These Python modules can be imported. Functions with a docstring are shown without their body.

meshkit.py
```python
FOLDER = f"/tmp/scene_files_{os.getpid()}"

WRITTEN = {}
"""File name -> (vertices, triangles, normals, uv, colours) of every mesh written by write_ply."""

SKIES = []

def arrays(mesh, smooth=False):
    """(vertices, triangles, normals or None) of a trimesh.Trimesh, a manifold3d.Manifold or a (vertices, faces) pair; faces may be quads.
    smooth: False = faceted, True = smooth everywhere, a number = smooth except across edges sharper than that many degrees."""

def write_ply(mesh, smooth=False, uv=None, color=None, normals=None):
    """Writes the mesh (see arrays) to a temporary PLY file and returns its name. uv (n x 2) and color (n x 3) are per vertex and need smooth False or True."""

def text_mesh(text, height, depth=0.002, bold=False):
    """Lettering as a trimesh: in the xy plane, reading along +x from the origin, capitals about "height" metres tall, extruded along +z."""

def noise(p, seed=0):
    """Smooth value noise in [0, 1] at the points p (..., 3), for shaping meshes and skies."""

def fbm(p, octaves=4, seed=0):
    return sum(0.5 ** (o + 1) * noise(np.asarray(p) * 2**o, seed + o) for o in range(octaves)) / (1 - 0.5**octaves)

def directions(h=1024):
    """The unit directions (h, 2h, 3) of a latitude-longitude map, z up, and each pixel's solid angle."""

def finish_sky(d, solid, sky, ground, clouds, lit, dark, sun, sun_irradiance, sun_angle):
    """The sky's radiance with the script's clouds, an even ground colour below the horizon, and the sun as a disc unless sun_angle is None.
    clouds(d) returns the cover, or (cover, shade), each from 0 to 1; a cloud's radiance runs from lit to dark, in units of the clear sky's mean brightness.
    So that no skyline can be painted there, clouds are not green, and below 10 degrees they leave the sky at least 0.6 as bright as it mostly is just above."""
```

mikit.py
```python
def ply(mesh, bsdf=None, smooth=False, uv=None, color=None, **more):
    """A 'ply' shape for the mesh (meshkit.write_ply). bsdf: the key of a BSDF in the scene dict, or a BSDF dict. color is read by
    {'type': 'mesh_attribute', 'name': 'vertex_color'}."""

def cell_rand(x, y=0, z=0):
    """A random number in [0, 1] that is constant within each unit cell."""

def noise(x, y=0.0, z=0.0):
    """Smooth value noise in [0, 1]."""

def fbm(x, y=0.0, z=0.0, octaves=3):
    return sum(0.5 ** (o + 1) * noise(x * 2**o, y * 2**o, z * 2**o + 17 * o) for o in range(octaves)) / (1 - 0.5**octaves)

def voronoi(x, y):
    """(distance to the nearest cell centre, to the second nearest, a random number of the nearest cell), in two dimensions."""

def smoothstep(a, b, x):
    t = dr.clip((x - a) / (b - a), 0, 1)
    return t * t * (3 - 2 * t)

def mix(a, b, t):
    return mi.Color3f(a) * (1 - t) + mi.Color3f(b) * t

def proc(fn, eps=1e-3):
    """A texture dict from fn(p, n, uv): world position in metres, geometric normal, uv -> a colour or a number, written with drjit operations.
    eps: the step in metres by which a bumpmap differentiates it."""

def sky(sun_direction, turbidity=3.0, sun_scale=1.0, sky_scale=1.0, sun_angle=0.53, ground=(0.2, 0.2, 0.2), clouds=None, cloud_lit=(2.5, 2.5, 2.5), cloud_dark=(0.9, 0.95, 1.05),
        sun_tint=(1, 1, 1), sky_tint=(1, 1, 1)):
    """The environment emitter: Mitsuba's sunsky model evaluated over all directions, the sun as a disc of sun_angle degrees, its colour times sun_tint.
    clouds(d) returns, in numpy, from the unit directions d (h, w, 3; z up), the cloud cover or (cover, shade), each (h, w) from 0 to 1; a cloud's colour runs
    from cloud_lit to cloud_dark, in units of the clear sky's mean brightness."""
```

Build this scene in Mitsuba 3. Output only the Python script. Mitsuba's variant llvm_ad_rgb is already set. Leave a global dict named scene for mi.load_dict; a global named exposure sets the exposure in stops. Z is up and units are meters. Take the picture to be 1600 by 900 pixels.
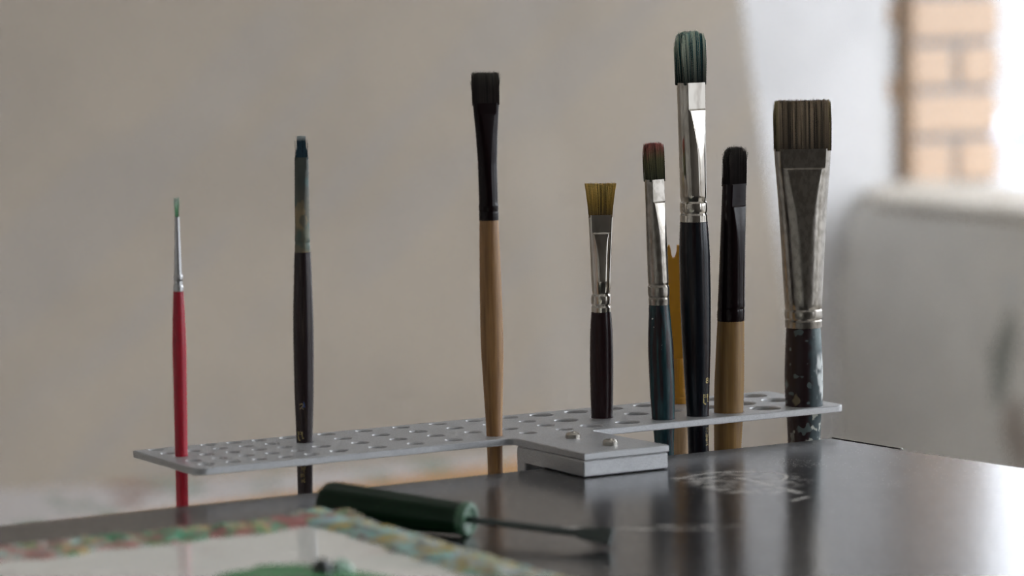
import math, random
import numpy as np, trimesh, manifold3d, shapely, drjit as dr
import mitsuba as mi, mikit, meshkit
from shapely.geometry import Polygon, Point, box as sbox
from mikit import proc, noise, fbm, voronoi, cell_rand, smoothstep, mix

T = mi.ScalarTransform4f
scene, labels = {}, {}
rng = np.random.default_rng(7)

# ---------------------------------------------------------------- camera, light, exposure
CAM = np.array([-0.44425734, -1.01124547, 1.06946782])
FWD = np.array([0.50632754, 0.85692215, -0.09652386])
UP = np.array([0.06114995, 0.07597171, 0.99523313])
exposure = 4.42
scene['camera'] = {'type': 'thinlens', 'fov': math.degrees(2 * math.atan(800 / 5000)), 'fov_axis': 'x',
                   'aperture_radius': 0.0052, 'focus_distance': 1.165, 'near_clip': 0.05, 'far_clip': 300.0,
                   'to_world': T().look_at(origin=CAM.tolist(), target=(CAM + FWD).tolist(), up=UP.tolist())}


def cloud_cover(d):
    n = meshkit.fbm(d * 3.0, 4, 3)
    return np.full(d.shape[:2], 0.97), np.clip(n * 0.6, 0, 1)


scene['sky'] = mikit.sky((0.55, -0.45, 0.7), turbidity=4.0, sun_scale=0.0, sky_scale=1.0, ground=(0.25, 0.25, 0.25), clouds=cloud_cover,
                         cloud_lit=(2.2, 2.3, 2.45), cloud_dark=(1.6, 1.7, 1.85))
SKY_GAIN = 1.0


# ---------------------------------------------------------------- helpers
def put(key, mesh, mat, smooth=False, **kw):
    """One entry of the scene; a key already taken gets _001, _002 ..."""
    k, i = key, 0
    while k in scene:
        i += 1
        k = f'{key}_{i:03d}'
    scene[k] = mikit.ply(mesh, mat, smooth=smooth, **kw)
    return k


def lab(key, label=None, category=None, group=None, kind=None):
    d = {n: v for n, v in (('label', label), ('category', category), ('group', group), ('kind', kind)) if v}
    labels[key] = d
    return key


def box(x0, x1, y0, y1, z0, z1):
    m = trimesh.creation.box((x1 - x0, y1 - y0, z1 - z0))
    m.apply_translation(((x0 + x1) / 2, (y0 + y1) / 2, (z0 + z1) / 2))
    return m


def bevel_box(x0, x1, y0, y1, z0, z1, c):
    """A box with its edges chamfered by c."""
    pts = []
    for sx, x in ((1, x0), (-1, x1)):
        for sy, y in ((1, y0), (-1, y1)):
            for sz, z in ((1, z0), (-1, z1)):
                pts += [(x + sx * c, y + sy * c, z), (x + sx * c, y, z + sz * c), (x, y + sy * c, z + sz * c)]
    return trimesh.convex.convex_hull(np.array(pts))


def ring_pts(ring, step=None):
    p = np.array(ring.coords)[:-1]
    return p


def plate_mesh(poly, z0, z1, c, ch=None):
    """A plate of the outline poly (with holes), its top and bottom rims chamfered by c."""
    poly = shapely.geometry.polygon.orient(poly, 1.0)
    rings = [ring_pts(poly.exterior)] + [ring_pts(r) for r in poly.interiors]
    ch = c if ch is None else ch
    inner, low = [], []
    for k, r in enumerate(rings):
        e = np.roll(r, -1, 0) - r
        e /= np.linalg.norm(e, axis=1, keepdims=True)
        n = np.stack([-e[:, 1], e[:, 0]], 1)          # to the left: into the material
        m = n + np.roll(n, 1, 0)
        m /= np.maximum((m * n).sum(1, keepdims=True), 0.3)
        inner.append(r + m * (c if k == 0 else ch))
        low.append(r + m * c)
    tris = np.asarray(manifold3d.triangulate([np.asarray(r, float) for r in inner]))
    V, Fc = [], []
    nv = sum(map(len, inner))
    V += [np.c_[np.vstack(inner), np.full(nv, z1)], np.c_[np.vstack(low), np.full(nv, z0)]]
    Fc += [tris, tris[:, ::-1] + nv]
    off = 0
    base = 2 * nv
    for r, q, lo in zip(rings, inner, low):
        cu = c if r is rings[0] else ch
        k = len(r)
        i = np.arange(k)
        j = (i + 1) % k
        layers = [np.c_[lo, np.full(k, z0)], np.c_[r, np.full(k, z0 + c)], np.c_[r, np.full(k, z1 - cu)], np.c_[q, np.full(k, z1)]]
        V += layers
        for L in range(3):
            a, b = base + L * k, base + (L + 1) * k
            Fc += [np.stack([a + i, a + j, b + j], 1), np.stack([a + i, b + j, b + i], 1)]
        base += 4 * k
    return trimesh.Trimesh(np.vstack(V), np.vstack(Fc), process=False)


def section(a, b, rc, K=14):
    """A rounded rectangle of half sizes a, b and corner radius rc, 4K points."""
    rc = min(rc, a, b)
    t = np.linspace(0, math.pi / 2, K)
    out = []
    for k, (sx, sy) in enumerate(((1, 1), (-1, 1), (-1, -1), (1, -1))):
        ang = t + k * math.pi / 2
        out.append(np.c_[sx * (a - rc) + rc * np.cos(ang), sy * (b - rc) + rc * np.sin(ang)])
    return np.vstack(out)


def loft(secs, caps=True):
    """secs: (h, points (n, 2)) from bottom to top -> closed mesh in (x, y, h)."""
    n = len(secs[0][1])
    V = np.vstack([np.c_[p, np.full(n, h)] for h, p in secs])
    i = np.arange(n)
    j = (i + 1) % n
    Fc = []
    for s in range(len(secs) - 1):
        a, b = s * n, (s + 1) * n
        Fc += [np.stack([a + i, a + j, b + j], 1), np.stack([a + i, b + j, b + i], 1)]
    if caps:
        c0, c1 = len(V), len(V) + 1
        V = np.vstack([V, [*secs[0][1].mean(0), secs[0][0]], [*secs[-1][1].mean(0), secs[-1][0]]])
        t = (len(secs) - 1) * n
        Fc += [np.stack([j, i, i * 0 + c0], 1), np.stack([t + i, t + j, i * 0 + c1], 1)]
    return trimesh.Trimesh(V, np.vstack(Fc), process=False)


def lathe(rows, n=56):
    """rows: (h, r) from bottom to top."""
    t = np.linspace(0, 2 * math.pi, n, endpoint=False)
    c = np.c_[np.cos(t), np.sin(t)]
    return loft([(h, c * r) for h, r in rows])


def tube(path, radii, n=3, flat=None):
    path = np.asarray(path, float)
    d = np.gradient(path, axis=0)
    d /= np.linalg.norm(d, axis=1, keepdims=True)
    ref = np.array([1.0, 0, 0]) if abs(d[0, 0]) < 0.8 else np.array([0, 1.0, 0])
    u = np.cross(d, ref)
    u /= np.linalg.norm(u, axis=1, keepdims=True)
    v = np.cross(d, u)
    t = np.linspace(0, 2 * math.pi, n, endpoint=False)
    R = np.asarray(radii)[:, None, None]
    V = (path[:, None] + R * (np.cos(t)[None, :, None] * u[:, None] + np.sin(t)[None, :, None] * v[:, None])).reshape(-1, 3)
    i = np.arange(n)
    j = (i + 1) % n
    Fc = []
    for s in range(len(path) - 1):
        a, b = s * n, (s + 1) * n
        Fc += [np.stack([a + i, a + j, b + j], 1), np.stack([a + i, b + j, b + i], 1)]
    Fc.append(np.stack([j[1:-1], i[1:-1], i[1:-1] * 0], 1)[:, ::-1] if n > 3 else np.array([[2, 1, 0]]))
    t0 = (len(path) - 1) * n
    if n == 3:
        Fc.append(np.array([[t0, t0 + 1, t0 + 2]]))
    else:
        Fc.append(np.stack([i[1:-1] * 0 + t0, t0 + i[1:-1], t0 + j[1:-1]], 1))
    return V, np.vstack(Fc)


def rgb(*c):
    return {'type': 'rgb', 'value': [float(x) for x in c]}


def pr(base, rough=0.5, metallic=0.0, spec=0.5, bump=None, bump_scale=1.0, two=True, **kw):
    d = {'type': 'principled', 'base_color': base if isinstance(base, dict) else rgb(*base),
         'roughness': rough if isinstance(rough, dict) else float(rough), 'metallic': float(metallic), 'specular': float(spec), **kw}
    if bump is not None:
        d = {'type': 'bumpmap', 'arbitrary': bump, 'scale': float(bump_scale), 'bsdf': d}
    return {'type': 'twosided', 'bsdf': d} if two else d


def mat(name, d):
    scene[name] = d
    return name


# ---------------------------------------------------------------- the room
YW, XW, ZT, ZP = 3.3288, 2.7557, 0.900, 0.9085
X_L, Y_F, H = -3.2, -3.6, 2.9

mat('mat_plaster_white', pr(proc(lambda p, n, uv: mix((.67, .66, .66), (.59, .58, .58), smoothstep(.45, .8, fbm(p.x * 5, p.y * 5, p.z * 5, 4)))), .8,
                            bump=proc(lambda p, n, uv: fbm(p.x * 30, p.y * 30, p.z * 30, 3), 2e-3), bump_scale=.0015))


def plaster_grey(p, n, uv):
    c = mix((.88, .865, .82), (.78, .765, .725), smoothstep(.35, .7, fbm(p.x * 6, p.y * 5, p.z * 5, 4)))
    d1 = dr.square((p.y - 2.895 + .25 * (p.z - .45)) / .030) + dr.square((p.z - .46) / .085)
    d2 = dr.square((p.y - 2.86 - .2 * (p.z - .36)) / .045) + dr.square((p.z - .34) / .06)
    d3 = dr.square((p.y - 2.87) / .022) + dr.square((p.z - .575) / .03)
    w = noise(p.y * 28, p.z * 28)
    c = mix(c, (.14, .17, .145), .65 * (1 - smoothstep(.3, 1.5, d1 * (.6 + .9 * w))))
    c = mix(c, (.20, .13, .09), .6 * (1 - smoothstep(.2, 1.4, d2 * (.4 + 1.2 * w))))
    return mix(c, (.72, .73, .72), .7 * (1 - smoothstep(.3, 1.4, d3 * (.6 + .8 * w))))


mat('mat_plaster_grey', pr(proc(plaster_grey), .85, bump=proc(lambda p, n, uv: fbm(p.x * 25, p.y * 25, p.z * 25, 3), 2e-3), bump_scale=.002))
mat('mat_sill', pr(proc(lambda p, n, uv: mix((.50, .46, .40), (.43, .39, .33), smoothstep(.4, .7, fbm(p.x * 14, p.y * 14, p.z * 14, 3)))), .7))
mat('mat_room_dark', pr((.52, .51, .485), .8))
mat('mat_room_front', pr((.15, .14, .13), .8))
mat('mat_floor', pr(proc(lambda p, n, uv: mix((.72, .69, .64), (.62, .59, .55), fbm(p.x * 3, p.y * 3, 0, 4))), .6))
mat('mat_ceiling', pr((.84, .84, .83), .9))
mat('mat_brick', pr(proc(lambda p, n, uv: mix((.50, .355, .25), (.44, .305, .205), fbm(p.x * 60, p.y * 60, p.z * 60, 3))), .85))
mat('mat_mortar', pr((.245, .24, .24), .9))
mat('mat_stile', pr(proc(lambda p, n, uv: mix((.20, .12, .06), (.10, .065, .04), fbm(p.x * 40, p.y * 40, p.z * 9, 3))), .7))
mat('mat_pane', {'type': 'thindielectric', 'int_ior': 1.5})
STRUCT = {'kind': 'structure'}


def struct(key, mesh, m, smooth=False):
    k = put(key, mesh, m, smooth)
    if '__' not in k:
        labels[k] = dict(STRUCT)
    return k


struct('floor', box(X_L, XW + .4, Y_F, YW + .2, -.1, 0), 'mat_floor')
struct('ceiling', box(X_L, XW + .4, Y_F, YW + .2, H, H + .1), 'mat_ceiling')
struct('wall_back', box(X_L, XW + .1405, YW, YW + .2, 0, H), 'mat_plaster_white')
struct('wall_left', box(X_L - .1, X_L, Y_F, YW + .2, 0, H), 'mat_room_dark')
m = trimesh.creation.extrude_polygon(sbox(X_L, 0, XW + .4, H).difference(sbox(1.75, .5, 2.65, 2.6)), .1, engine='manifold')
v = m.vertices.copy()
m.vertices = np.c_[v[:, 0], Y_F - v[:, 2], v[:, 1]]
struct('wall_front', m, 'mat_room_front')
struct('window_3', box(1.75, 2.65, Y_F - .08, Y_F - .02, 1.70, 1.76), 'mat_stile')


def yz_prism(poly, x0, x1):
    """A polygon of (y, z) extruded along x."""
    m = trimesh.creation.extrude_polygon(poly, x1 - x0, engine='manifold')
    v = m.vertices.copy()
    m.vertices = np.c_[v[:, 2] + x0, v[:, 0], v[:, 1]]
    return m


# wall with the windows: the parapet under the visible window has a worn, rounded end at the corner of the room
WY0, WZ1 = 2.15, 2.35
arc = [(3.232 + .0768 * math.sin(t), .585 + .113 * math.cos(t)) for t in np.linspace(0, math.pi / 2 * .96, 10)]
under = Polygon([(WY0 - .2, 0), (YW, 0), (YW, .56)] + arc[::-1] + [(WY0 - .2, .698)])
wall = sbox(Y_F, 0, YW, H).difference(sbox(WY0, -1, YW + 1, WZ1))
wall = wall.difference(sbox(-2.7, .55, 1.5, 2.65))
struct('wall_right', yz_prism(wall.union(sbox(YW - .001, WZ1, YW, H)), XW, XW + .14), 'mat_plaster_grey')
struct('wall_right__parapet', yz_prism(under, XW, XW + .14), 'mat_plaster_grey')
outer = sbox(Y_F, 0, YW + .2, H).difference(sbox(WY0 + .02, .69, YW - .004, WZ1 + .05)).difference(sbox(-2.75, .53, 1.55, 2.7))
struct('wall_right__outer_leaf', yz_prism(outer.difference(sbox(YW - .006, .69, YW + .3, H)), XW + .1405, XW + .345), 'mat_mortar')
struct('wall_right__outer_leaf', box(XW + .145, XW + .339, YW + .006, YW + .2, .0, H), 'mat_mortar')
# bricks of the reveal, seen through the window
z, k = .786 - 2 * .0812, 0
while z < 1.75:
    full = k % 2 == 0
    for (xa, xb) in (((.150, .345),) if full else ((.150, .246), (.262, .347))):
        j = rng.uniform(-.002, .002, 3)
        m = bevel_box(XW + xa + j[0], XW + xb + j[1], YW - .006 + j[2], YW + .09, z + .007, z + .0742, .004)
        struct('wall_right__brick', m, 'mat_brick')
    z += .0812
    k += 1
for yy in (-1.30, .10):
    struct('window_2__mullion', box(XW + .08, XW + .20, yy - .055, yy + .055, .55, 2.65), 'mat_stile')
struct('window_2', box(XW + .08, XW + .20, -2.7, 1.5, 1.72, 1.80), 'mat_stile')
sill = Polygon([(XW + .002, .66), (XW - .0005, .684), (XW - .0005, .690), (XW + .004, .699), (XW + .02, .7055), (XW + .14, .7205), (XW + .36, .700), (XW + .36, .66)])
m = trimesh.creation.extrude_polygon(sill, 3.225 - WY0, engine='manifold')
v = m.vertices.copy()
m.vertices = np.c_[v[:, 0], v[:, 2] + WY0, v[:, 1]]
m.invert()
struct('trim_1', m, 'mat_sill', 30)
m = trimesh.creation.extrude_polygon(Polygon([(XW + .05, .66), (XW + .05, .700), (XW + .14, .7195), (XW + .36, .700), (XW + .36, .66)]), YW - .002 - 3.225, engine='manifold')
v = m.vertices.copy()
m.vertices = np.c_[v[:, 0], v[:, 2] + 3.2255, v[:, 1]]
m.invert()
struct('trim_1__ledge', m, 'mat_sill')
# window frame and pane
WX = XW + .127
struct('window_1', box(WX, WX + .028, YW - .011, YW, .70, WZ1), 'mat_stile')
struct('window_1__stile', box(WX, WX + .028, WY0, WY0 + .03, .71, WZ1), 'mat_stile')
struct('window_1__head', box(WX, WX + .028, WY0 + .03, YW - .012, WZ1 - .03, WZ1), 'mat_stile')
struct('window_1__pane', trimesh.Trimesh([[WX + .012, WY0 + .03, .71], [WX + .012, YW - .012, .71], [WX + .012, YW - .012, WZ1 - .03], [WX + .012, WY0 + .03, WZ1 - .03]], [[0, 1, 2], [0, 2, 3]], process=False), 'mat_pane')
for zz in (.792 + .0812 * 1, .792 + .0812 * 2.55):      # brick ends showing where the plaster has broken away beside the stile
    struct('window_1__brick_end', bevel_box(WX - .018, WX - .001, YW - .004, YW + .01, zz - .02, zz + .02, .002), 'mat_brick')

# house across the street, seen at the foot of the sky
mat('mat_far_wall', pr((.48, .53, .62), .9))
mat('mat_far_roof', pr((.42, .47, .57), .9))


def far_house():
    o = CAM + np.array([.6515, .7757, 0]) * 60
    sc = 60.0
    w, d, e, r = 5.0, 4.0, -.0515 * sc, -.0365 * sc      # eaves and ridge below the eye
    z0 = -8.0
    ax = np.array([.766, -.643, 0])
    ay = np.array([.643, .766, 0])
    P = lambda a, b, z: o + ax * a + ay * b + np.array([0, 0, z])
    body = trimesh.convex.convex_hull(np.array([P(a, b, z) for a in (-.62, w) for b in (0, d) for z in (z0, e)] + [P(1.6, 0, r - .1), P(1.6, d, r - .1)]))
    lab(put('house', body, 'mat_far_wall'), 'pale hazy house gable far outside the window, beyond the brick reveal', 'house')
    for a0, a1 in ((-.85, 1.6), (w + .3, 1.6)):
        q = np.array([P(a0, b, e - .1 if a0 < 0 else e - .2) for b in (-.3, d + .3)] + [P(a1, b, r + .05) for b in (-.3, d + .3)])
        put('house__roof', trimesh.convex.convex_hull(np.vstack([q, q + [0, 0, .22]])), 'mat_far_roof')


far_house()

# ---------------------------------------------------------------- board leaning on the wall, bench below it
LEAN = .24388


def board_color(p, n, uv):
    c = mix((.420, .364, .300), (.378, .330, .276), smoothstep(.3, .75, fbm(p.x * 5, p.y * 5, p.z * 5, 4)))
    a = p.x * .60 + p.z * .80
    s = noise((p.x * .62 - p.z * .78) * 26, a * 3.6) * (.5 + .7 * noise(p.x * 4 + 5, p.z * 4))
    c = mix(c, (.355, .335, .325), .30 * smoothstep(.36, .60, s))
    v = noise(p.x * 7, p.z * .8 + 3)
    return mix(c, (.53, .48, .42), .35 * smoothstep(.6, .9, v))


mat('mat_board', pr(proc(board_color), .85, bump=proc(lambda p, n, uv: fbm(p.x * 40, p.y * 40, p.z * 40, 2), 2e-3), bump_scale=.0008))
th = math.atan(LEAN)
m = bevel_box(-2.7, 2.4, 0, .016, 0, 1.96, .002)
m.apply_transform(trimesh.transformations.rotation_matrix(-th, (1, 0, 0)))
m.apply_translation((0, 2.8374 - .0, .0042))
lab(put('leaning_board', m, 'mat_board'), 'large beige-grey board leaning against the white wall behind the brushes', 'board')


def bench_white(p, n, uv):
    c = mix((.52, .485, .47), (.45, .42, .405), fbm(p.x * 9, p.y * 9, 0, 3))
    k = fbm(p.x * 26, p.y * 26, 4, 2)
    c = mix(c, (.60, .50, .48), .3 * smoothstep(.58, .75, k))
    c = mix(c, (.22, .27, .22), .8 * smoothstep(.62, .72, fbm(p.x * 24 + 9, p.y * 14, 2, 2)))
    return mix(c, (.26, .13, .09), .8 * smoothstep(.74, .82, fbm(p.x * 19, p.y * 19 + 31, 8, 2)))


mat('mat_bench_white', pr(proc(bench_white), .6))
mat('mat_orange_wood', pr(proc(lambda p, n, uv: mix((.52, .30, .12), (.38, .20, .08), fbm(p.x * 3, p.y * 40, p.z * 40, 3))), .5))
wood = Polygon([(-.2, 1.62), (-.2, 2.30), (1.40, 1.985), (1.34, 1.90)])
white = Polygon([(-.2, 1.66), (-.2, 2.285), (.763, 2.078), (.959, 2.031), (1.101, 2.004), (1.34, 1.985), (1.28, 1.958), (1.0, 1.907), (.69, 1.85)])
b = trimesh.creation.extrude_polygon(wood, .04, engine='manifold')
b.apply_translation((0, 0, .505))
lab(put('low_bench', b, 'mat_orange_wood'), 'low orange-brown wooden bench between the dark table and the leaning board', 'bench')
for (x, y) in ((-.12, 1.72), (-.12, 2.2), (1.27, 1.955), (.75, 1.86)):
    put('low_bench__leg', box(x - .02, x + .02, y - .02, y + .02, 0, .505), 'mat_orange_wood')
b = trimesh.creation.extrude_polygon(white, .005, engine='manifold')
b.apply_translation((0, 0, .545))
lab(put('paint_sheet', b, 'mat_bench_white'), 'off-white sheet spotted with old paint lying on the low wooden bench', 'sheet')


# ---------------------------------------------------------------- the dark table top with its dried smears
def seg(px, py, ax, ay, bx, by):
    dx, dy = bx - ax, by - ay
    t = dr.clip(((px - ax) * dx + (py - ay) * dy) / (dx * dx + dy * dy), 0, 1)
    return dr.sqrt(dr.square(px - ax - t * dx) + dr.square(py - ay - t * dy))


RING = [(148, -117), (155, -114.5), (161.6, -113), (168, -114), (174.6, -117.2), (180, -122), (182.7, -126.6), (182.5, -132), (180, -136.7), (176.5, -139.5), (172.2, -141.3)]
FILL = [(148, -118), (150, -126), (149, -133), (147.5, -142), (147, -150), (152, -154), (159, -158)]
FILL2 = [(152, -120), (160, -122), (167, -131), (166, -145), (164.3, -165.2)]
DASH = [(153, -176.5), (160.7, -173.7)]
LINE = [(46, -156), (68.7, -179.9), (90, -197.8), (101, -206)]
LINE2 = [(92, -192), (104, -200), (112, -206)]


def chain(x, y, pts):
    d = mi.Float(99.0)
    for a, b in zip(pts[:-1], pts[1:]):
        d = dr.minimum(d, seg(x, y, *a, *b))
    return d


def smear_mask(p, n, uv):
    x, y = p.x * 1000, p.y * 1000
    k = fbm(x * .35, y * .35, 0, 3)
    x, y = x + 1.3 * (noise(x * .3, y * .3) - .5), y + 1.3 * (noise(x * .3 + 7, y * .3) - .5)
    w = .85 * (1 - smoothstep(.2, 1.1, chain(x, y, RING)))
    w = dr.maximum(w, .55 * (1 - smoothstep(.5, 5.0, chain(x, y, FILL))) * smoothstep(.32, .62, k))
    w = dr.maximum(w, .85 * (1 - smoothstep(.3, 2.2, chain(x, y, FILL2))) * smoothstep(.25, .55, k))
    w = dr.maximum(w, .8 * (1 - smoothstep(.3, 1.6, chain(x, y, DASH))))
    w = dr.maximum(w, .6 * (1 - smoothstep(.2, 1.8, chain(x, y, LINE))) * smoothstep(.2, .5, k))
    w = dr.maximum(w, .55 * (1 - smoothstep(.4, 2.6, chain(x, y, LINE2))) * smoothstep(.3, .6, k))
    d = dr.square((x - 165) / 22) + dr.square((y + 132) / 24)
    w = dr.maximum(w, .32 * (1 - smoothstep(.5, 1.2, d)) * smoothstep(.4, .65, k))
    f1, f2, r = voronoi(x * .8, y * .8)       # specks
    near = 1 - smoothstep(.4, 1.6, dr.square((x - 200) / 9) + dr.square((y + 112) / 12))
    w = dr.maximum(w, .7 * (1 - smoothstep(.10, .22, f1)) * dr.select(r < .12 + .45 * near, 1.0, 0.0) * (.25 + .75 * near))
    return mi.Float(w)


table_base = pr(proc(lambda p, n, uv: mix((.014, .014, .0145), (.020, .020, .0205), fbm(p.x * 90, p.y * 90, 0, 2))), .185, spec=.47,
                bump=proc(lambda p, n, uv: fbm(p.x * 400, p.y * 400, 0, 2), 3e-4), bump_scale=.000012, two=False)
smear = pr((.58, .55, .52), .7, spec=.3, two=False)
mat('mat_table', {'type': 'twosided', 'bsdf': {'type': 'blendbsdf', 'weight': proc(smear_mask, 2e-4), 'a': table_base, 'b': smear}})
mat('mat_table_leg', pr((.05, .05, .052), .4))
mat('mat_black_strip', pr((.012, .011, .012), .5))
top = Polygon([(-.62, -.0708), (.246, -.0708), (.2495, -.108), (.2570, -.1665), (.2905, -.42), (.30, -.60), (-.62, -.60)])
k = put('drawing_table', plate_mesh(top, ZT - .018, ZT, .0006), 'mat_table')
lab(k, 'dark grey satin metal table top that carries the brush holder, palette and screwdriver', 'table')
for (x, y) in ((-.55, -.13), (.20, -.16), (.23, -.54), (-.55, -.54)):
    put('drawing_table__leg', box(x - .02, x + .02, y - .02, y + .02, 0, ZT - .018), 'mat_table_leg')
m = trimesh.util.concatenate([trimesh.Trimesh(*tube([(.2464, -.0712, ZT + .0001), (.2481, -.0900, ZT + .0001), (.2497, -.1075, ZT + .0001)], [.00024] * 3, 8), process=False)])
lab(put('drawing_table__edge_strip', m, 'mat_black_strip', 40), 'thin black strip along the right edge of the table')
mat('mat_pin', pr((.8, .8, .8), .15, metallic=1.0))
put('drawing_table__edge_strip__pin', trimesh.creation.icosphere(2, .0004).apply_translation((.2499, -.1082, ZT + .0002)), 'mat_pin', True)

# ---------------------------------------------------------------- the brush holder


def alu_color(p, n, uv):
    return mix((.51, .515, .525), (.43, .435, .445), smoothstep(.3, .75, fbm(p.x * 2400, p.y * 2400, p.z * 2400, 3)))


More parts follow.
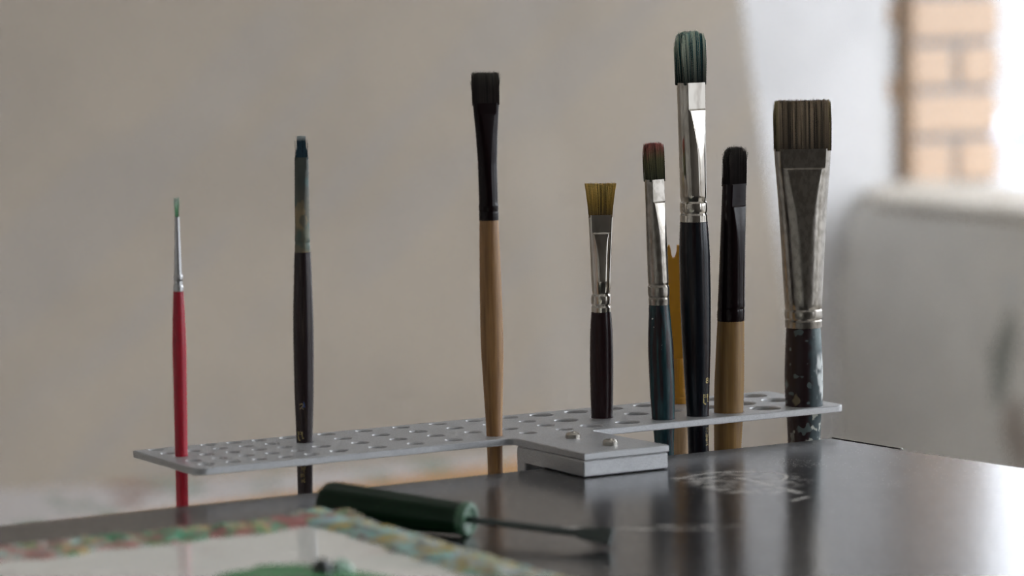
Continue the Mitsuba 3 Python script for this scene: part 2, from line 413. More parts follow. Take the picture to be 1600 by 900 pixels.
mat('mat_aluminium', pr(proc(alu_color), proc(lambda p, n, uv: .36 + .10 * noise(p.x * 900, p.y * 900, p.z * 900)), metallic=.6,
                        bump=proc(lambda p, n, uv: fbm(p.x * 2200, p.y * 2200, p.z * 2200, 2), 1e-4), bump_scale=.000016))
mat('mat_steel', pr((.50, .47, .42), .07, metallic=1.0))
BR = {
    'red': dict(base=(8.46,-21.56), lean=(0.0048,-0.0028),
     bris=[(88.10,1.030),(86.36,1.030),(84.19,0.792),(81.80,0.651)],
     fer=[(81.80,0.803),(71.78,1.064),(62.62,1.326),(62.19,1.337),(61.53,1.630),(60.66,1.630),(60.00,1.380),(58.69,1.413),(58.04,1.718),(57.16,1.739),(56.51,1.718)],
     han=[(56.51,1.740),(46.66,2.133),(36.80,2.396),(20.33,2.269),(7.12,2.206),(-0.38,2.164),(-17.18,2.101)]),
    'bright': dict(base=(58.04,-16.71), lean=(0.0081,-0.0048),
     bris=[(107.23,1.556),(104.90,1.501),(102.67,1.891),(99.78,2.336)],
     fer=[(99.85,2.447),(91.09,2.482),(82.17,2.562),(73.23,2.564),(72.11,2.676),(70.76,2.676),(70.09,2.532),(69.20,2.710),(67.63,2.722),(66.80,2.722)],
     han=[(66.73,2.845),(60.91,3.069),(38.45,3.579),(20.42,3.427),(0.07,2.884),(-18.08,2.641)]),
    'wood': dict(base=(120.08,-42.50), lean=(-0.0094,0.0055),
     bris=[(128.08,4.745),(122.11,4.613),(117.41,4.536)],
     fer=[(117.41,4.615),(106.88,3.845),(96.33,3.366),(82.16,3.326),(81.48,3.483),(80.13,3.472),(79.46,3.326),(78.78,3.461),(76.30,3.440)],
     han=[(76.30,3.338),(63.66,3.657),(45.56,3.945),(34.22,4.005),(18.29,3.502),(0.05,2.829),(-13.67,2.662)]),
    'mustard': dict(base=(175.79,-25.43), lean=(0.0039,-0.0023),
     bris=[(85.90,5.865),(82.77,5.307),(78.09,4.725),(74.35,4.318)],
     fer=[(74.47,4.517),(67.56,4.146),(65.92,4.088),(59.35,3.856),(49.96,3.590),(46.44,3.334),(45.62,3.112),(44.79,3.615),(43.38,3.674),(41.97,3.616),(41.26,3.242),(40.56,3.628),(38.91,3.605)],
     han=[(38.91,3.629),(31.14,4.100),(21.70,4.279),(12.26,4.223),(-0.76,3.899),(-11.43,3.644)]),
    'teal': dict(base=(191.84,-41.95), lean=(-0.0235,0.0139),
     bris=[(100.66,2.6),(100.1,3.4),(98.9,3.85),(97.6,3.9),(94.51,3.744),(87.55,3.480)],
     fer=[(87.54,3.607),(75.92,3.680),(59.59,3.755),(50.02,3.781),(49.20,3.560),(48.38,3.933),(46.74,3.957),(45.34,3.876),(44.64,3.620),(43.93,3.841),(41.83,3.749)],
     han=[(41.83,3.726),(36.20,4.054),(24.47,4.629),(12.72,4.575),(-0.47,4.089),(-4.96,3.775),(-13.22,3.392)]),
    'blue': dict(base=(206.93,-42.04), lean=(-0.0103,0.0061),
     bris=[(140.51,2.0),(140.0,3.7),(139.3,4.7),(138.2,5.35),(136.6,5.70),(135.2,5.80),(128.82,5.573),(122.08,5.145)],
     fer=[(122.08,5.273),(105.55,5.082),(91.54,4.913),(80.32,4.789),(78.91,4.498),(78.21,4.965),(76.57,5.106),(75.16,4.967),(74.46,4.710),(73.76,5.026),(71.41,5.073)],
     han=[(71.41,5.027),(58.74,5.617),(46.98,5.622),(30.48,5.337),(11.56,4.582),(-0.52,4.033),(-7.41,3.883),(-13.82,3.814)]),
    'black': dict(base=(221.71,-40.47), lean=(0.0277,-0.0163),
     bris=[(97.95,1.7),(97.5,2.9),(96.7,3.7),(95.4,4.2),(93.8,4.40),(91.98,4.40),(84.44,4.212)],
     fer=[(84.44,4.459),(69.58,4.618),(53.03,4.789),(41.65,4.935),(40.94,5.006),(39.28,5.078),(38.33,4.937),(37.38,5.102),(34.77,5.092),(33.82,5.021)],
     han=[(33.82,4.974),(19.79,5.311),(10.26,5.493),(-0.48,5.426),(-4.54,5.333),(-14.83,4.982)]),
    'big': dict(base=(254.92,-41.93), lean=(-0.0003,0.0002),
     bris=[(114.11,10.169),(113.32,10.716),(106.19,10.746),(96.19,10.576)],
     fer=[(96.19,10.684),(88.32,10.178),(86.65,9.989),(72.79,8.950),(56.02,8.006),(37.28,7.013),(36.32,6.762),(35.60,7.074),(34.15,7.134),(32.95,7.027),(32.35,6.764),(31.75,6.980),(29.34,6.862)],
     han=[(29.22,6.407),(19.94,6.903),(10.28,7.160),(-0.85,6.878),(-5.45,6.461),(-13.93,6.129)]),
    'yellow': dict(base=(220.46,-9.56), lean=(-0.0026,0.0016),
     bris=[],
     fer=[],
     han=[(59.98,3.976),(50.93,3.979),(31.53,4.045),(16.94,3.929),(6.22,3.872),(-0.61,3.813),(-17.23,3.212)]),
}
L_, W_ = .2675, -.0515
TX0, TX1, TY = .1222, .1572, -.0981


def fillet_outline():
    p = Polygon([(0, 0), (0, W_), (TX0, W_), (TX0 + .0008, TY), (TX1, TY), (TX1 - .0032, W_), (L_, W_), (L_, 0)])
    p = p.buffer(.004, 24).buffer(-.008, 24).buffer(.004, 24)     # round every corner a little, then restore the sharp ones of the tab
    p = p.union(Polygon([(TX0 + .0008, TY), (TX1, TY), (TX1, TY + .006), (TX0 + .0008, TY + .006)]).buffer(.0004, 8).buffer(-.0004))
    p = p.union(Polygon([(0, 0), (.006, 0), (.006, -.006), (0, -.006)]).buffer(-.0003).buffer(.0003, 4))
    return shapely.segmentize(p.simplify(.00002), .004)


holes = []
for i in range(5):
    for j in range(5):
        holes.append((7.5 + 9.83 * i, -2.9 - .22 * i - 10.2 * j, 2.42))
for i in range(7):
    for j in range(4):
        holes.append((58.0 + 15.03 * i, -4.3 - .22 * i - 12.85 * j, 2.95))
for i in range(4):
    for j in range(3):
        holes.append((161.0 + 15.1 * i, -7.0 - .2 * i - 17.6 * j, 4.25))
for i in range(3):
    for j in range(3):
        holes.append((221.6 + 16.5 * i, -8.6 - 16.1 * j, 5.6))
used = []
for nme, d in BR.items():
    hw = np.interp(-1.2, [r[0] for r in d['han']][::-1], [r[1] for r in d['han']][::-1])
    used.append((d['base'][0], d['base'][1], max(hw, d['han'][-2][1], d['han'][-3][1] if d['han'][-3][0] < 1 else 0) + .12))
holes = [h for h in holes if all(math.hypot(h[0] - u[0], h[1] - u[1]) > max(h[2] + u[2] + .25, 4) for u in used)] + used
outline = fillet_outline()
for (x, y, r) in holes:
    n = 40 if r > 4 else 28
    outline = outline.difference(Point(x / 1000, y / 1000).buffer((r - .12) / 1000, n // 4))
k = lab('brush_holder', 'perforated aluminium brush holder clamped to the back edge of the dark table', 'brush holder')
put('brush_holder__plate', plate_mesh(outline, ZP - .0025, ZP, .00032, .00045), 'mat_aluminium', 25)
# clamp: a block on the table, a web behind the table's edge and a lower jaw
put('brush_holder__clamp_block', trimesh.util.concatenate([bevel_box(TX0 + .0004, TX1 - .0003, TY + .0001, -.0535, .9003, .90585, .0004),
    bevel_box(TX0 + .0004, TX1 - .0003, -.0592, -.0535, .8690, .9010, .0004), bevel_box(TX0 + .0004, TX1 - .0003, TY + .012, -.0592, .8690, .8745, .0004)]), 'mat_aluminium')
for (x, y) in ((.1394, -.0640), (.1408, -.0862)):
    rows = [(-.001, .0024), (.0001, .00262), (.0012, .00262), (.0019, .0020), (.0020, .0016), (.0020, .0013), (.0010, .0012)]
    s_ = lathe(rows, 36)
    s_.apply_translation((x, y, ZP + .00005))
    put('brush_holder__screw', s_, 'mat_steel', 30)

# ---------------------------------------------------------------- brushes
RIGHT = np.array([.8602, -.5099, 0])
AWAY = np.array([.5099, .8602, 0])


def frame(d, local):
    """local (x to the camera's right, y away, h) in mm about the brush's axis -> world metres."""
    x, y, h = local[:, 0:1], local[:, 1:2], local[:, 2:3]
    b = np.array([d['base'][0], d['base'][1], 0.0])
    lean = np.array([d['lean'][0], d['lean'][1], 1.0])
    return (b + RIGHT * x + AWAY * y + lean * h) / 1000 + np.array([0, 0, ZP])


def place(d, mesh):
    return trimesh.Trimesh(frame(d, np.asarray(mesh.vertices)), mesh.faces, process=False)


def rot2(p, a):
    c, s = math.cos(a), math.sin(a)
    return np.c_[p[:, 0] * c - p[:, 1] * s, p[:, 0] * s + p[:, 1] * c]


def sized(hw, q, rho, phi):
    """Half sizes a, b and radius of a rounded rectangle (b = q a, rc = rho b) turned by phi whose outline is hw wide from the front."""
    rc = rho * q
    u = (1 - rc) * abs(math.cos(phi)) + (q - rc) * abs(math.sin(phi)) + rc
    a = hw / u
    return a, a * q, a * rc


def pinched(hw, e, q, phi, n=120):
    """An ellipse (depth e times its width) with two slightly bowed flats pressed in at q times its width, turned by phi, hw wide from the front."""
    t = np.linspace(0, 2 * math.pi, n, endpoint=False)
    p = np.c_[np.cos(t), e * np.sin(t)]
    if q < e:
        xe = math.sqrt(1 - (q / e) ** 2)
        bow = q * (1 + .045 * np.clip(1 - (p[:, 0] / xe) ** 2, 0, 1) * xe)
        p[:, 1] = np.where(np.abs(p[:, 0]) < xe, np.sign(p[:, 1]) * np.minimum(bow, np.abs(p[:, 1]) + 1), p[:, 1])
    p = rot2(p, phi)
    return p * (hw / np.abs(p[:, 0]).max())


def ferrule(d, spec):
    """From the rows (h, half width): round at the crimps, pressed flat up to the collar."""
    rows = sorted(d['fer'])
    hs = np.array([r[0] for r in rows])
    ws = [r[1] for r in rows]
    hb, hc = hs[spec['first']], spec['collar']            # the round crimped end, the foot of the collar
    dense = sorted(set(hs.tolist() + np.linspace(hb, hs[-1], 44).tolist() + ([hc, hc + .25, hc + .6] if spec['q'] < 1 else [])))
    secs = []
    for h in dense:
        t = float(np.clip((h - hb) / (hc - hb), 0, 1))
        e = 1 + (spec['e'] - 1) * t
        q = e * (1 - (1 - spec['shoulder'] / spec['e']) * t ** 3.2) if t > .12 else 2.0
        if h > hc:
            u = min((h - hc) / .6, 1)
            q = spec['shoulder'] + (spec['q'] - spec['shoulder']) * u
        if spec['q'] >= 1:
            e = q = 1.0
        secs.append((h, pinched(np.interp(h, hs, ws), e, q, spec['phi'])))
    top = secs[-1]
    secs += [(top[0], top[1] * .93), (top[0] - .5, top[1] * .92)]     # the rim of the sheet metal
    return loft(secs)


def hair(d, spec, count, color, r0=.13, jitter=.25, splay=.6, stray=0, depth=None):
    """A tuft: many fine hairs about a core, the outline from the rows (h, half width)."""
    rows = sorted(d['bris'])
    hs, ws = np.array([r[0] for r in rows]), np.array([r[1] for r in rows])
    h0 = hs[0]
    iw = int(np.argmax(ws))
    V, F, C = [], [], []
    n0 = 0
    q, rho, phi = spec['q'], spec['rho'], spec['phi']
    tips_h, tips_w = hs[iw:], ws[iw:]
    wmax = ws[iw]

    def section_at(h):
        return sized(np.interp(h, hs[:iw + 1], ws[:iw + 1]), q, rho, phi)
    body_top = hs[iw]
    for k in range(count + stray):
        loose = k >= count
        r, t = math.sqrt(rng.uniform(.45 if not loose else .9, 1)), rng.uniform(0, 2 * math.pi)
        if q < .8 and rng.random() < .75 and not loose:      # spread evenly along a flat tuft
            u, w = rng.uniform(-1, 1), rng.choice([-1, 1]) * rng.uniform(.55, 1)
        else:
            u, w = r * math.cos(t), r * math.sin(t)
        if loose:
            u, w = rng.choice([-1, 1]) * rng.uniform(.92, 1), rng.uniform(-.5, .5)
        e = max(abs(u), math.hypot(u, w) if rho > .9 and q > .8 else abs(u))
        if len(tips_h) > 1 and tips_w[-1] < wmax:
            htop = np.interp(-min(e, 1) * wmax, -tips_w, tips_h)
        else:
            htop = hs[-1]
        htop += rng.normal(0, jitter) - abs(rng.normal(0, jitter))
        if loose:
            htop = h0 + (hs[-1] - h0) * rng.uniform(.72, .98)
            flare = rng.uniform(.35, 1.15) * splay
        m = 6
        hh = np.linspace(h0 - .8, htop, m)
        ph = rng.uniform(0, 6)
        pts = []
        for i, h in enumerate(hh):
            a, b, rc = section_at(min(h, body_top))
            s = i / (m - 1)
            x = u * (a - r0) + .12 * math.sin(ph + 3 * s) * s
            y = w * (b - r0) * (1 - .3 * s) + .12 * math.cos(ph * 2 + 3 * s) * s
            if loose:
                x += np.sign(u) * s ** 1.6 * flare
            pts.append((x, y, h))
        pts = np.array(pts)
        pts[:, :2] = rot2(pts[:, :2], phi)
        rad = np.array([r0] * (m - 2) + [r0 * .8, r0 * .3]) * (.85 if loose else 1)
        v, f = tube(pts, rad, 3)
        s = np.repeat(np.linspace(0, 1, m), 3)
        V.append(v)
        F.append(f + n0)
        n0 += len(v)
        lock = meshkit.noise(np.array([[u * 15.0 + 50, w * 2.0 + 9, d['base'][0]]]))[0]
        C.append(color(s, u, float(np.clip(.15 + 1.5 * (lock - .5) + .7 * rng.random(), 0, 1))))
    # core
    secs = []
    for h in np.linspace(h0 - .8, body_top - .15 if iw < len(hs) - 1 else hs[-1] - .5, 8):
        a, b, rc = section_at(h)
        secs.append((h, rot2(section(a * .86, b * .55, rc * .55), phi)))
    if iw < len(hs) - 1:
        for h, w_ in zip(hs[iw + 1:], ws[iw + 1:]):
            a, b, rc = sized(w_, q, rho, phi)
            secs.append((h - .3, rot2(section(a * .72, b * .4, rc * .4), phi)))
    core = loft(secs)
    cs = (core.vertices[:, 2] - h0) / (hs[-1] - h0)
    V.append(np.array(core.vertices))
    F.append(np.array(core.faces) + n0)
    C.append(color(np.clip(cs, 0, 1), 0.0, .3))
    v, f, c = frame(d, np.vstack(V)), np.vstack(F), np.vstack(C)
    return trimesh.Trimesh(v, f, process=False), c


def ramp(stops):
    s0 = [s for s, _ in stops]
    cs = np.array([c for _, c in stops])

    def f(s, u, rnd):
        s = np.asarray(s)
        c = np.stack([np.interp(s, s0, cs[:, i]) for i in range(3)], 1)
        return np.clip(c * (.3 + 1.5 * rnd), 0, 1)
    return f


def handle_rows(d, below, end_r):
    rows = sorted(d['han'])
    hs = np.array([r[0] for r in rows])
    ws = np.array([r[1] for r in rows])
    hh = np.linspace(hs[0], hs[-1], 40)
    from scipy.interpolate import PchipInterpolator
    f = PchipInterpolator(hs, ws)
    out = [(h, float(f(h))) for h in hh]
    low = [(hs[0] - below + below * t, end_r + (ws[0] - end_r) * t ** .8) for t in np.linspace(0, 1, 10)[:-1]]
    cap = [(low[0][0] - end_r * (1 - math.cos(a)) * .9 + 0, end_r * math.cos(a) if 0 else end_r * math.sin(math.pi / 2 - a)) for a in np.linspace(1.45, .1, 6)]
    return cap + low + out, f


def wrap(d, f, mesh, ang0, h0, lift=.03):
    """Flat lettering (x along the girth, y up, mm) laid on the round handle at the angle ang0 to the right of its front."""
    v = np.asarray(mesh.vertices)
    h = h0 + v[:, 1]
    r = f(h) + lift * (v[:, 2] > 1e-6) * 1.0 + .004
    a = ang0 + v[:, 0] / f(h)
    return trimesh.Trimesh(frame(d, np.c_[r * np.sin(a), -r * np.cos(a), h]), mesh.faces, process=False)


def letters(s, size, down=False, bold=False):
    m = meshkit.text_mesh(s, size, .03, bold)
    v = m.vertices.copy()
    if down:
        v = np.c_[v[:, 1], -v[:, 0], v[:, 2]]
    return trimesh.Trimesh(v, m.faces, process=False)


def emblem(w, h):
    """The small printed badge: a rounded frame with a barred field and a tick below."""
    o = sbox(-w / 2, -h * .2, w / 2, h / 2).difference(sbox(-w / 2 + .12 * w, h * .02, w / 2 - .12 * w, h * .12)).difference(sbox(-w * .12, h * .2, w * .22, h * .42))
    o = o.difference(sbox(-w * .36, h * .2, -w * .2, h * .42))
    t = shapely.geometry.LineString([(-w * .45, -h * .25), (-w * .1, -h * .47), (w * .62, -h * .22)]).buffer(w * .1)
    g = o.union(t)
    return trimesh.util.concatenate([trimesh.creation.extrude_polygon(x, .03, engine='manifold') for x in getattr(g, 'geoms', [g])])


def vc_mat(name, rough=.55, spec=.35):
    return mat(name, pr({'type': 'mesh_attribute', 'name': 'vertex_color'}, rough, spec=spec))


vc_mat('mat_hair')
mat('mat_nickel', pr(proc(lambda p, n, uv: mix((.56, .52, .46), (.40, .36, .31), smoothstep(.45, .75, fbm(p.x * 300, p.y * 300, p.z * 120, 3)))), .10, metallic=1.0))
mat('mat_nickel_worn', pr(proc(lambda p, n, uv: mix((.40, .37, .33), (.29, .265, .23), smoothstep(.35, .70, fbm(p.x * 800, p.y * 800, p.z * 420, 4)))),
                          proc(lambda p, n, uv: .12 + .22 * fbm(p.x * 700, p.y * 700, p.z * 300, 3)), metallic=1.0))
mat('mat_bright_steel', pr((.55, .55, .56), .20, metallic=1.0))
mat('mat_black_ferrule', pr((.006, .0012, .002), .17, spec=.22))


def crusted(p, n, uv):
    h = (p.z - ZP) * 1000
    k = fbm(p.x * 500, p.y * 500, p.z * 220, 3)
    c = mix((.16, .145, .10), (.075, .085, .075), smoothstep(70, 92, h + 9 * (k - .5)))
    c = mix(c, (.30, .22, .12), .8 * smoothstep(.52, .62, k) * (1 - smoothstep(80, 90, h)))
    return mix(c, (.06, .12, .11), .6 * smoothstep(.55, .7, fbm(p.x * 300 + 3, p.y * 300, p.z * 150, 2)))


mat('mat_crusted_ferrule', pr(proc(crusted), .42, metallic=.35))
mat('mat_red_lacquer', pr((.42, .009, .026), .28, clearcoat=.4, clearcoat_gloss=.9))
mat('mat_dark_handle', pr(proc(lambda p, n, uv: mix((.010, .0018, .003), (.028, .017, .012), smoothstep(.55, .75, fbm(p.x * 900, p.y * 900, p.z * 60, 3)))), .30, clearcoat=.2))
mat('mat_maroon_handle', pr((.015, .0012, .0025), .28, spec=.35, clearcoat=.15))


def worn_teal(p, n, uv):
    k = fbm(p.x * 1100, p.y * 1100, p.z * 90, 4)
    c = mix((.0035, .028, .036), (.008, .056, .060), smoothstep(.4, .7, k))
    return mix(c, (.012, .003, .006), smoothstep(.46, .62, fbm(p.x * 800 + 4, p.y * 800, p.z * 45, 3)))


mat('mat_teal_handle', pr(proc(worn_teal), .35))
mat('mat_navy_handle', pr(proc(lambda p, n, uv: mix((.003, .0055, .010), (.008, .002, .0035), smoothstep(.4, .6, fbm(p.x * 900, p.y * 900, p.z * 40, 3)))), .22, spec=.35, clearcoat=.15))


def bare_wood(ax, ay, a, b):
    return lambda p, n, uv: mix(a, b, smoothstep(.25, .75, fbm((p.x + ax) * 1300, (p.y + ay) * 1300, p.z * 35, 3)))


mat('mat_wood_handle', pr(proc(bare_wood(0, 0, (.37, .20, .078), (.24, .12, .044))), .42))
mat('mat_olive_wood_handle', pr(proc(bare_wood(3, 1, (.29, .165, .050), (.21, .115, .035))), .42))


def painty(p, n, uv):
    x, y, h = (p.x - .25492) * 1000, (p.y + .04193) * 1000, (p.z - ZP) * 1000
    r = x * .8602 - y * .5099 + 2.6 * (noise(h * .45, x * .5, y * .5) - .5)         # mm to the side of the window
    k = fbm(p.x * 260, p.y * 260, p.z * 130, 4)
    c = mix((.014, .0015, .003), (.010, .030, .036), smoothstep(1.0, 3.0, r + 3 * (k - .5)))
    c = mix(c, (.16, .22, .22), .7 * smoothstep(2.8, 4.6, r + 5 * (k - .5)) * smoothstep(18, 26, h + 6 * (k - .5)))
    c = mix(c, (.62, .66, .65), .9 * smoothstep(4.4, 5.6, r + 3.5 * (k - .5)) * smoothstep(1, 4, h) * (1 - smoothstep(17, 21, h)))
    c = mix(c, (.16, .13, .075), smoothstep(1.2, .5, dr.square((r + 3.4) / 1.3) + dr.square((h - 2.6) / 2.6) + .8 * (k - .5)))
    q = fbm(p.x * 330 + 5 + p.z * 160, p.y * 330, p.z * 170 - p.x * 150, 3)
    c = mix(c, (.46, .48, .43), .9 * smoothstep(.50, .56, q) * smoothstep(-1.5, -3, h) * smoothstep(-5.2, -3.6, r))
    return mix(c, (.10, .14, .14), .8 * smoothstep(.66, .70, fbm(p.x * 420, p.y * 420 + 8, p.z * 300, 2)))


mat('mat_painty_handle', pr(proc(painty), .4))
mat('mat_print', pr((.42, .33, .14), .35, metallic=.4))
mat('mat_blue_fleck', pr((.035, .06, .16), .4))
mat('mat_white_fleck', pr((.55, .56, .55), .5))

D = math.radians
SPEC = {
    'red': dict(first=0, collar=99, shoulder=1, e=1, q=1.0, rho=1.0, phi=0),
    'bright': dict(first=6, collar=95, shoulder=.66, e=.75, q=.60, rho=.8, phi=D(10)),
    'wood': dict(first=5, collar=113, shoulder=.38, e=.46, q=.34, rho=.9, phi=D(24)),
    'mustard': dict(first=8, collar=67.5, shoulder=.50, e=.64, q=.40, rho=.6, phi=D(4)),
    'teal': dict(first=7, collar=79, shoulder=.64, e=.85, q=.55, rho=.8, phi=D(40)),
    'blue': dict(first=7, collar=112, shoulder=.60, e=.85, q=.52, rho=.75, phi=D(42)),
    'black': dict(first=6, collar=76, shoulder=.60, e=.85, q=.52, rho=.75, phi=D(46)),
    'big': dict(first=7, collar=88.6, shoulder=.42, e=.54, q=.34, rho=.6, phi=D(4)),
}
KEY = {}


def brush(nme, label, fer_mat, han_mat, count, color, below=90, end_r=1.6, **kw):
    d, s = BR[nme], SPEC[nme]
    k = 'paintbrush' if not KEY else f'paintbrush_{len(KEY):03d}'
    lab(k, label, 'paintbrush', 'paintbrushes standing in the holder')
    KEY[nme] = k
    rows, f = handle_rows(d, below, end_r)
    put(k + '__handle', place(d, lathe(rows)), han_mat, 40)
    put(k + '__ferrule', place(d, ferrule(d, s)), fer_mat, 13)
    m, c = hair(d, s, count, color, **kw)
    labels[put(k + '__bristles', m, 'mat_hair', color=c)] = {'kind': 'stuff'}
    d['f'] = f
    return k


brush('red', 'thin red-handled round brush with a pale green tip, at the left end of the holder', 'mat_bright_steel', 'mat_red_lacquer', 130,
      ramp([(0, (.05, .22, .09)), (.4, (.20, .50, .27)), (1, (.62, .78, .66))]), r0=.11, jitter=.3, below=75, end_r=1.0)
brush('bright', 'slim dark-handled brush with a paint-crusted ferrule and short blue-black tip, marked 2', 'mat_crusted_ferrule', 'mat_dark_handle', 260,
      lambda s, u, r: np.where(np.asarray(s)[:, None] > .93, np.array([[.55, .60, .60]]), np.array([[.010, .030, .045]]) * (.4 + 1.5 * r)), r0=.13, jitter=.15, stray=3, splay=.3)
brush('wood', 'tall flat brush with a bare wooden handle and a long black ferrule', 'mat_black_ferrule', 'mat_wood_handle', 620,
      ramp([(0, (.012, .006, .006)), (.7, (.018, .014, .012)), (1, (.05, .045, .035))]), r0=.12, jitter=.3, stray=26, splay=.9)
brush('mustard', 'short flat brush with mustard yellow bristles and a dark maroon handle', 'mat_nickel', 'mat_maroon_handle', 620,
      ramp([(0, (.11, .07, .024)), (.5, (.31, .19, .035)), (1, (.62, .43, .12))]), r0=.13, jitter=.22)
brush('teal', 'brush with a worn teal handle and a reddish green bristle tip', 'mat_nickel_worn', 'mat_teal_handle', 420,
      ramp([(0, (.04, .045, .025)), (.6, (.12, .115, .055)), (.85, (.22, .10, .07)), (1, (.40, .13, .11))]), r0=.13, jitter=.25, stray=6)
brush('blue', 'tallest brush, with a rounded blue-green stained tip, shiny ferrule and dark navy handle', 'mat_nickel', 'mat_navy_handle', 760,
      lambda s, u, r: np.clip(np.interp(np.asarray(s), [0, .3, .7, 1], [.10, .35, .9, 1.7])[:, None] * (np.array([[.022, .11, .12]]) if r < .5 else np.array([[.24, .27, .22]])) * (.25 + 1.7 * r), 0, 1), r0=.15, jitter=.4, stray=14)
brush('black', 'round-tipped brush with black ferrule and bristles and a thick olive wooden handle', 'mat_black_ferrule', 'mat_olive_wood_handle', 560,
      ramp([(0, (.008, .004, .004)), (.7, (.014, .010, .010)), (1, (.045, .04, .035))]), r0=.12, jitter=.3, stray=46, splay=2.2)
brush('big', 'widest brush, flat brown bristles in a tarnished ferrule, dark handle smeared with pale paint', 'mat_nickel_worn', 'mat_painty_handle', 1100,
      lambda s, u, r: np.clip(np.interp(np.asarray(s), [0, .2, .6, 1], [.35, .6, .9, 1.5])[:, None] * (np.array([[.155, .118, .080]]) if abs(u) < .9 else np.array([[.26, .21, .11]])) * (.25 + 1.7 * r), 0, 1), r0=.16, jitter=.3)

# print on the handles
d = BR['bright']
k = KEY['bright']
put(k + '__print', wrap(d, d['f'], letters('2', 2.1), -.52, 11.9), 'mat_print')
put(k + '__badge', wrap(d, d['f'], emblem(2.0, 3.3), -.50, 2.4), 'mat_print')
put(k + '__print', wrap(d, d['f'], letters('Bright', 1.55, True), -.42, -8.2), 'mat_print')
put(k + '__fleck', wrap(d, d['f'], trimesh.creation.extrude_polygon(Polygon([(0, 0), (.9, .5), (1.3, .2), (1.1, 1.3), (.7, 2.6), (.3, 1.4)]), .03, engine='manifold'), -.18, 12.2), 'mat_blue_fleck')
d = BR['blue']
k = KEY['blue']
put(k + '__print', wrap(d, d['f'], letters('8', 2.0, False, True), .66, 12.2), 'mat_print')
put(k + '__badge', wrap(d, d['f'], emblem(2.5, 3.9), .74, 6.3), 'mat_print')
put(k + '__print', wrap(d, d['f'], letters('Filbert', 1.7, True), .74, -4.1), 'mat_print')
d = BR['teal']
k = KEY['teal']
for (a, h, s) in ((-.75, 37, 1.2), (-.6, 34, .6), (.05, 27.5, .5), (.0, 26.0, .35)):
    put(k + '__fleck', wrap(d, d['f'], trimesh.creation.extrude_polygon(Point(0, 0).buffer(.28 * s, 3), .03, engine='manifold'), a, h), 'mat_white_fleck')

# yellow tool standing behind them: a flat plastic handle with a forked end
mat('mat_yellow_plastic', pr((.50, .235, .018), .35, spec=.5))
mat('mat_tan_wood', pr(proc(bare_wood(1, 5, (.42, .28, .15), (.33, .21, .105))), .5))
d = BR['yellow']
d['base'] = (d['base'][0], d['base'][1])
lab('modelling_tool', 'yellow plastic tool with a forked end standing behind the teal and navy brushes', 'tool')
rows = [(0.0, 3.80), (.35, 3.95), (2.2, 3.95), (2.5, 3.75), (2.8, 3.75), (3.1, 3.95), (5.6, 3.95), (6.0, 3.8), (6.6, 3.95), (14, 3.9), (17, 2.6)]
lower = lathe(rows)
out = Polygon([(-3.7, 12), (3.7, 12), (3.98, 20), (3.98, 59), (3.5, 59.98), (-3.4, 59.98), (-3.98, 59), (-3.98, 20)])
out = out.difference(Polygon([(-2.9, 61), (-2.5, 58.5), (-2.15, 56.3), (-1.8, 55.4), (-1.45, 55.4), (-1.0, 56.0), (-.6, 57.6), (-.35, 61)]).buffer(.2, 4))
flat = plate_mesh(out, -1.6, 1.6, .3)
v = flat.vertices.copy()
flat = trimesh.Trimesh(np.c_[v[:, 0], -v[:, 2], v[:, 1]], flat.faces, process=False)
body = trimesh.util.concatenate([lower, flat])
put('modelling_tool__grip', place(d, body), 'mat_yellow_plastic', 30)
put('modelling_tool__shaft', place(d, lathe([(-80, 1.2), (-79, 1.6), (-40, 2.6), (-17.2, 3.25), (-1, 3.6), (.2, 3.7)])), 'mat_tan_wood', 40)

# ---------------------------------------------------------------- the palette
ZPAL = .912
mat('mat_palette', pr(proc(lambda p, n, uv: mix((.78, .77, .72), mix((.52, .40, .36), (.36, .46, .40), smoothstep(.4, .6, noise(p.x * 40, p.y * 40))), .35 * smoothstep(.55, .8, fbm(p.x * 45, p.y * 45, 0, 3)))), .05, spec=.5))
vc_mat('mat_dried_paint', .45, .5)
PX0, PX1, PY0, PY1 = -.30, -.0068, -.44, -.165
k = put('palette', bevel_box(PX0, PX1, PY0, PY1, ZT, ZPAL - .002, .001), 'mat_palette')
lab(k, 'white glass palette with a rim of dried many-coloured paint, in front of the screwdriver', 'palette')
PAINTS = np.array([(.20, .45, .42), (.32, .52, .47), (.45, .47, .42), (.40, .19, .17), (.32, .14, .13), (.46, .36, .10), (.52, .44, .20), (.08, .26, .14), (.30, .37, .42), (.50, .48, .43), (.07, .05, .05), (.42, .30, .24), (.12, .34, .22), (.55, .52, .46)])


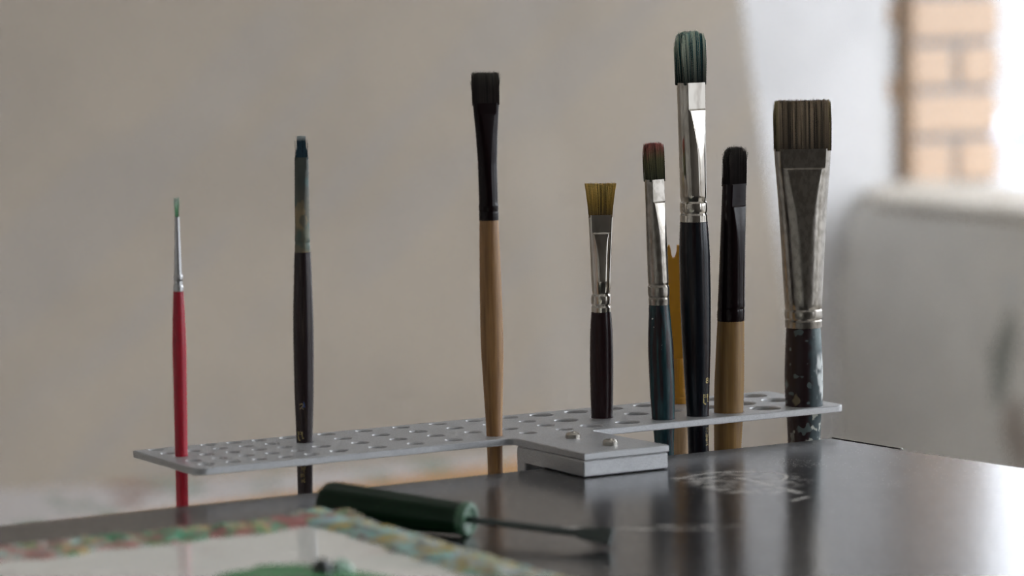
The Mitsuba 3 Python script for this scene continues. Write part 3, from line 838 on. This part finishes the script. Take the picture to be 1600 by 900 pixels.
def ridge(p0, p1, width, seed, bias):
    """A strip of dried paint of that width from p0 to p1 to its left, lumpy, each lump with the colour it was mixed in."""
    g = np.random.default_rng(seed)
    p0, p1 = np.array(p0), np.array(p1)
    L = np.linalg.norm(p1 - p0)
    e = (p1 - p0) / L
    n = np.array([-e[1], e[0]])
    nu, nv = int(L / .0010), 22
    U, Wv = np.meshgrid(np.linspace(0, L, nu), np.linspace(0, 1, nv), indexing='ij')
    edge = width * (1 + .25 * (meshkit.fbm(np.stack([U * 60, U * 0, U * 0 + seed], -1), 3) - .5) * 2)
    off = Wv * edge
    q = p0 + U[..., None] * e + off[..., None] * n
    pts = np.concatenate([q, np.full(q.shape[:2] + (1,), ZPAL)], -1)
    lump = meshkit.fbm(pts * [260, 260, 1], 4, seed)
    prof = np.sin(np.pi * np.clip(Wv, 0, 1)) ** .5
    z = ZPAL - .0019 + prof * (.0007 + .0030 * (lump - .2))
    cells = np.floor(meshkit.fbm(pts * [110, 110, 1], 4, seed + 5) * 22 + U * 80 + 3.4 * Wv).astype(int)
    order = g.choice(len(PAINTS), 4000, p=bias)
    c = np.clip(PAINTS[order[cells % 4000]] * 1.15 - .045, .01, .9)
    soft = c.copy()
    for _ in range(1):
        soft = (soft + np.roll(soft, 1, 0) + np.roll(soft, 1, 1) + np.roll(soft, -1, 0)) / 4
    V = np.concatenate([q, z[..., None]], -1).reshape(-1, 3)
    i, j = np.meshgrid(np.arange(nu - 1), np.arange(nv - 1), indexing='ij')
    a = (i * nv + j).ravel()
    F = np.vstack([np.stack([a, a + nv, a + nv + 1], 1), np.stack([a, a + nv + 1, a + 1], 1)])
    return V, F, soft.reshape(-1, 3)


def bias(**w):
    p = np.ones(len(PAINTS)) * .6
    for i, x in w.items():
        p[int(i[1:])] = x
    return p / p.sum()


parts = [ridge((PX1 + .001, PY1 + .001), (PX0, PY1 + .001), .0195, 3, bias(c3=3, c4=3, c0=2, c7=1.5)),
         ridge((PX1 + .001, PY0), (PX1 + .001, PY1 + .001), .0180, 8, bias(c0=2.4, c1=2, c6=2.2, c5=1.8, c9=1.8, c13=2.2, c8=1.4, c10=1.2))]
n0, VV, FF, CC = 0, [], [], []
for v, f, c in parts:
    VV.append(v)
    FF.append(f + n0)
    CC.append(c)
    n0 += len(v)
kk = put('palette__dried_paint', trimesh.Trimesh(np.vstack(VV), np.vstack(FF), process=False), 'mat_dried_paint', True, color=np.vstack(CC))
lab(kk, 'lumpy rim of dried paint in many colours', kind='stuff')


def blob(cx, cy, rx, ry, hgt, seed, rot=0.0, z0=ZPAL - .0021):
    nr, nt = 16, 56
    t = np.linspace(0, 2 * math.pi, nt, endpoint=False)
    V = [(0, 0, hgt * (1 + .3 * (meshkit.noise(np.array([[seed, 0, 0.3]]), seed)[0] - .5)))]
    for i in range(1, nr + 1):
        r = i / nr
        w = 1 + .22 * (meshkit.fbm(np.c_[np.cos(t) * 1.6, np.sin(t) * 1.6, t * 0 + seed], 3, seed) - .5) * 2
        x, y = np.cos(t) * r * rx * w, np.sin(t) * r * ry * w
        zz = hgt * np.sqrt(np.clip(1 - r ** 2.6, 0, 1)) * (1 + .5 * (meshkit.fbm(np.c_[x * 130, y * 130, t * 0 + seed], 3, seed) - .5))
        V += list(np.c_[x, y, zz])
    V = np.array(V)
    F = [(0, 1 + j, 1 + (j + 1) % nt) for j in range(nt)]
    for i in range(nr - 1):
        a, b = 1 + i * nt, 1 + (i + 1) * nt
        for j in range(nt):
            k2 = (j + 1) % nt
            F += [(a + j, b + j, b + k2), (a + j, b + k2, a + k2)]
    V[:, :2] = rot2(V[:, :2], rot)
    return trimesh.Trimesh(V + [cx, cy, z0], F, process=False)


mat('mat_green_paint', pr((.045, .24, .075), .35, spec=.5))
mat('mat_dark_paint', pr((.008, .020, .015), .3))
mat('mat_mint_paint', pr((.38, .58, .46), .3))
k = put('paint_puddle', blob(-.0640, -.2610, .0190, .0310, .0022, 4, .3), 'mat_green_paint', True)
lab(k, 'puddle of green paint on the white palette near its front', 'paint')
lab(put('paint_puddle__dark_dab', blob(-.0582, -.2560, .0030, .0065, .0036, 7, -.3, ZPAL - .001), 'mat_dark_paint', True), 'dark green-black dab')
lab(put('paint_puddle__pale_dab', blob(-.0525, -.2560, .0030, .0060, .0034, 9, -.3, ZPAL - .001), 'mat_mint_paint', True), 'pale mint dab')

# ---------------------------------------------------------------- the screwdriver
mat('mat_driver_handle', pr((.005, .023, .009), .30, spec=.22))
mat('mat_driver_end', pr((.055, .13, .075), .3))
mat('mat_driver_steel', pr((.085, .10, .095), .35, metallic=.9))
P0, P1 = np.array([.00863, -.13269, .9072]), np.array([.05835, -.21690, .9036])
ux = (P1 - P0) / np.linalg.norm(P1 - P0)
uy = np.cross([0, 0, 1], ux)
uy /= np.linalg.norm(uy)
uz = np.cross(ux, uy)
TOT = np.linalg.norm(P1 - P0)


def along(mesh):
    v = np.asarray(mesh.vertices)
    w = P0 + v[:, 2:3] * ux + v[:, 0:1] * uy + v[:, 1:2] * uz
    return trimesh.Trimesh(w, mesh.faces, process=False)


def fluted(r, depth, n=96):
    t = np.linspace(0, 2 * math.pi, n, endpoint=False)
    rr = r * (1 - depth * (.5 - .5 * np.cos(8 * t)) ** 2)
    return np.c_[rr * np.cos(t), rr * np.sin(t)]


lab('screwdriver', 'small screwdriver with a dark green-black handle lying on the table beside the palette', 'screwdriver')
rows = [(-.0034, .0040), (-.0030, .0052), (-.0018, .0062), (0, .0067), (.004, .0067), (.02, .0061), (.040, .0053), (.0478, .0050)]
put('screwdriver__handle', along(loft([(h, fluted(r, .07)) for h, r in rows])), 'mat_driver_handle', 30)
put('screwdriver__collar', along(lathe([(.0468, .00515), (.0472, .0054), (.0490, .0054), (.0496, .0049), (.0497, .0036), (.0491, .0030), (.0489, .0015)], 40)), 'mat_driver_end', 30)
b0, b1 = TOT - .0125, TOT
put('screwdriver__shaft', along(loft([(.046, section(.0011, .0011, .0011)), (b0, section(.0011, .0011, .0011)), (b0 + .002, rot2(section(.0017, .0012, .0008), D(62))), (b1 - .002, rot2(section(.0026, .0009, .0003), D(62))),
                                      (b1, rot2(section(.0026, .0005, .0002), D(62)))])), 'mat_driver_steel', 30)
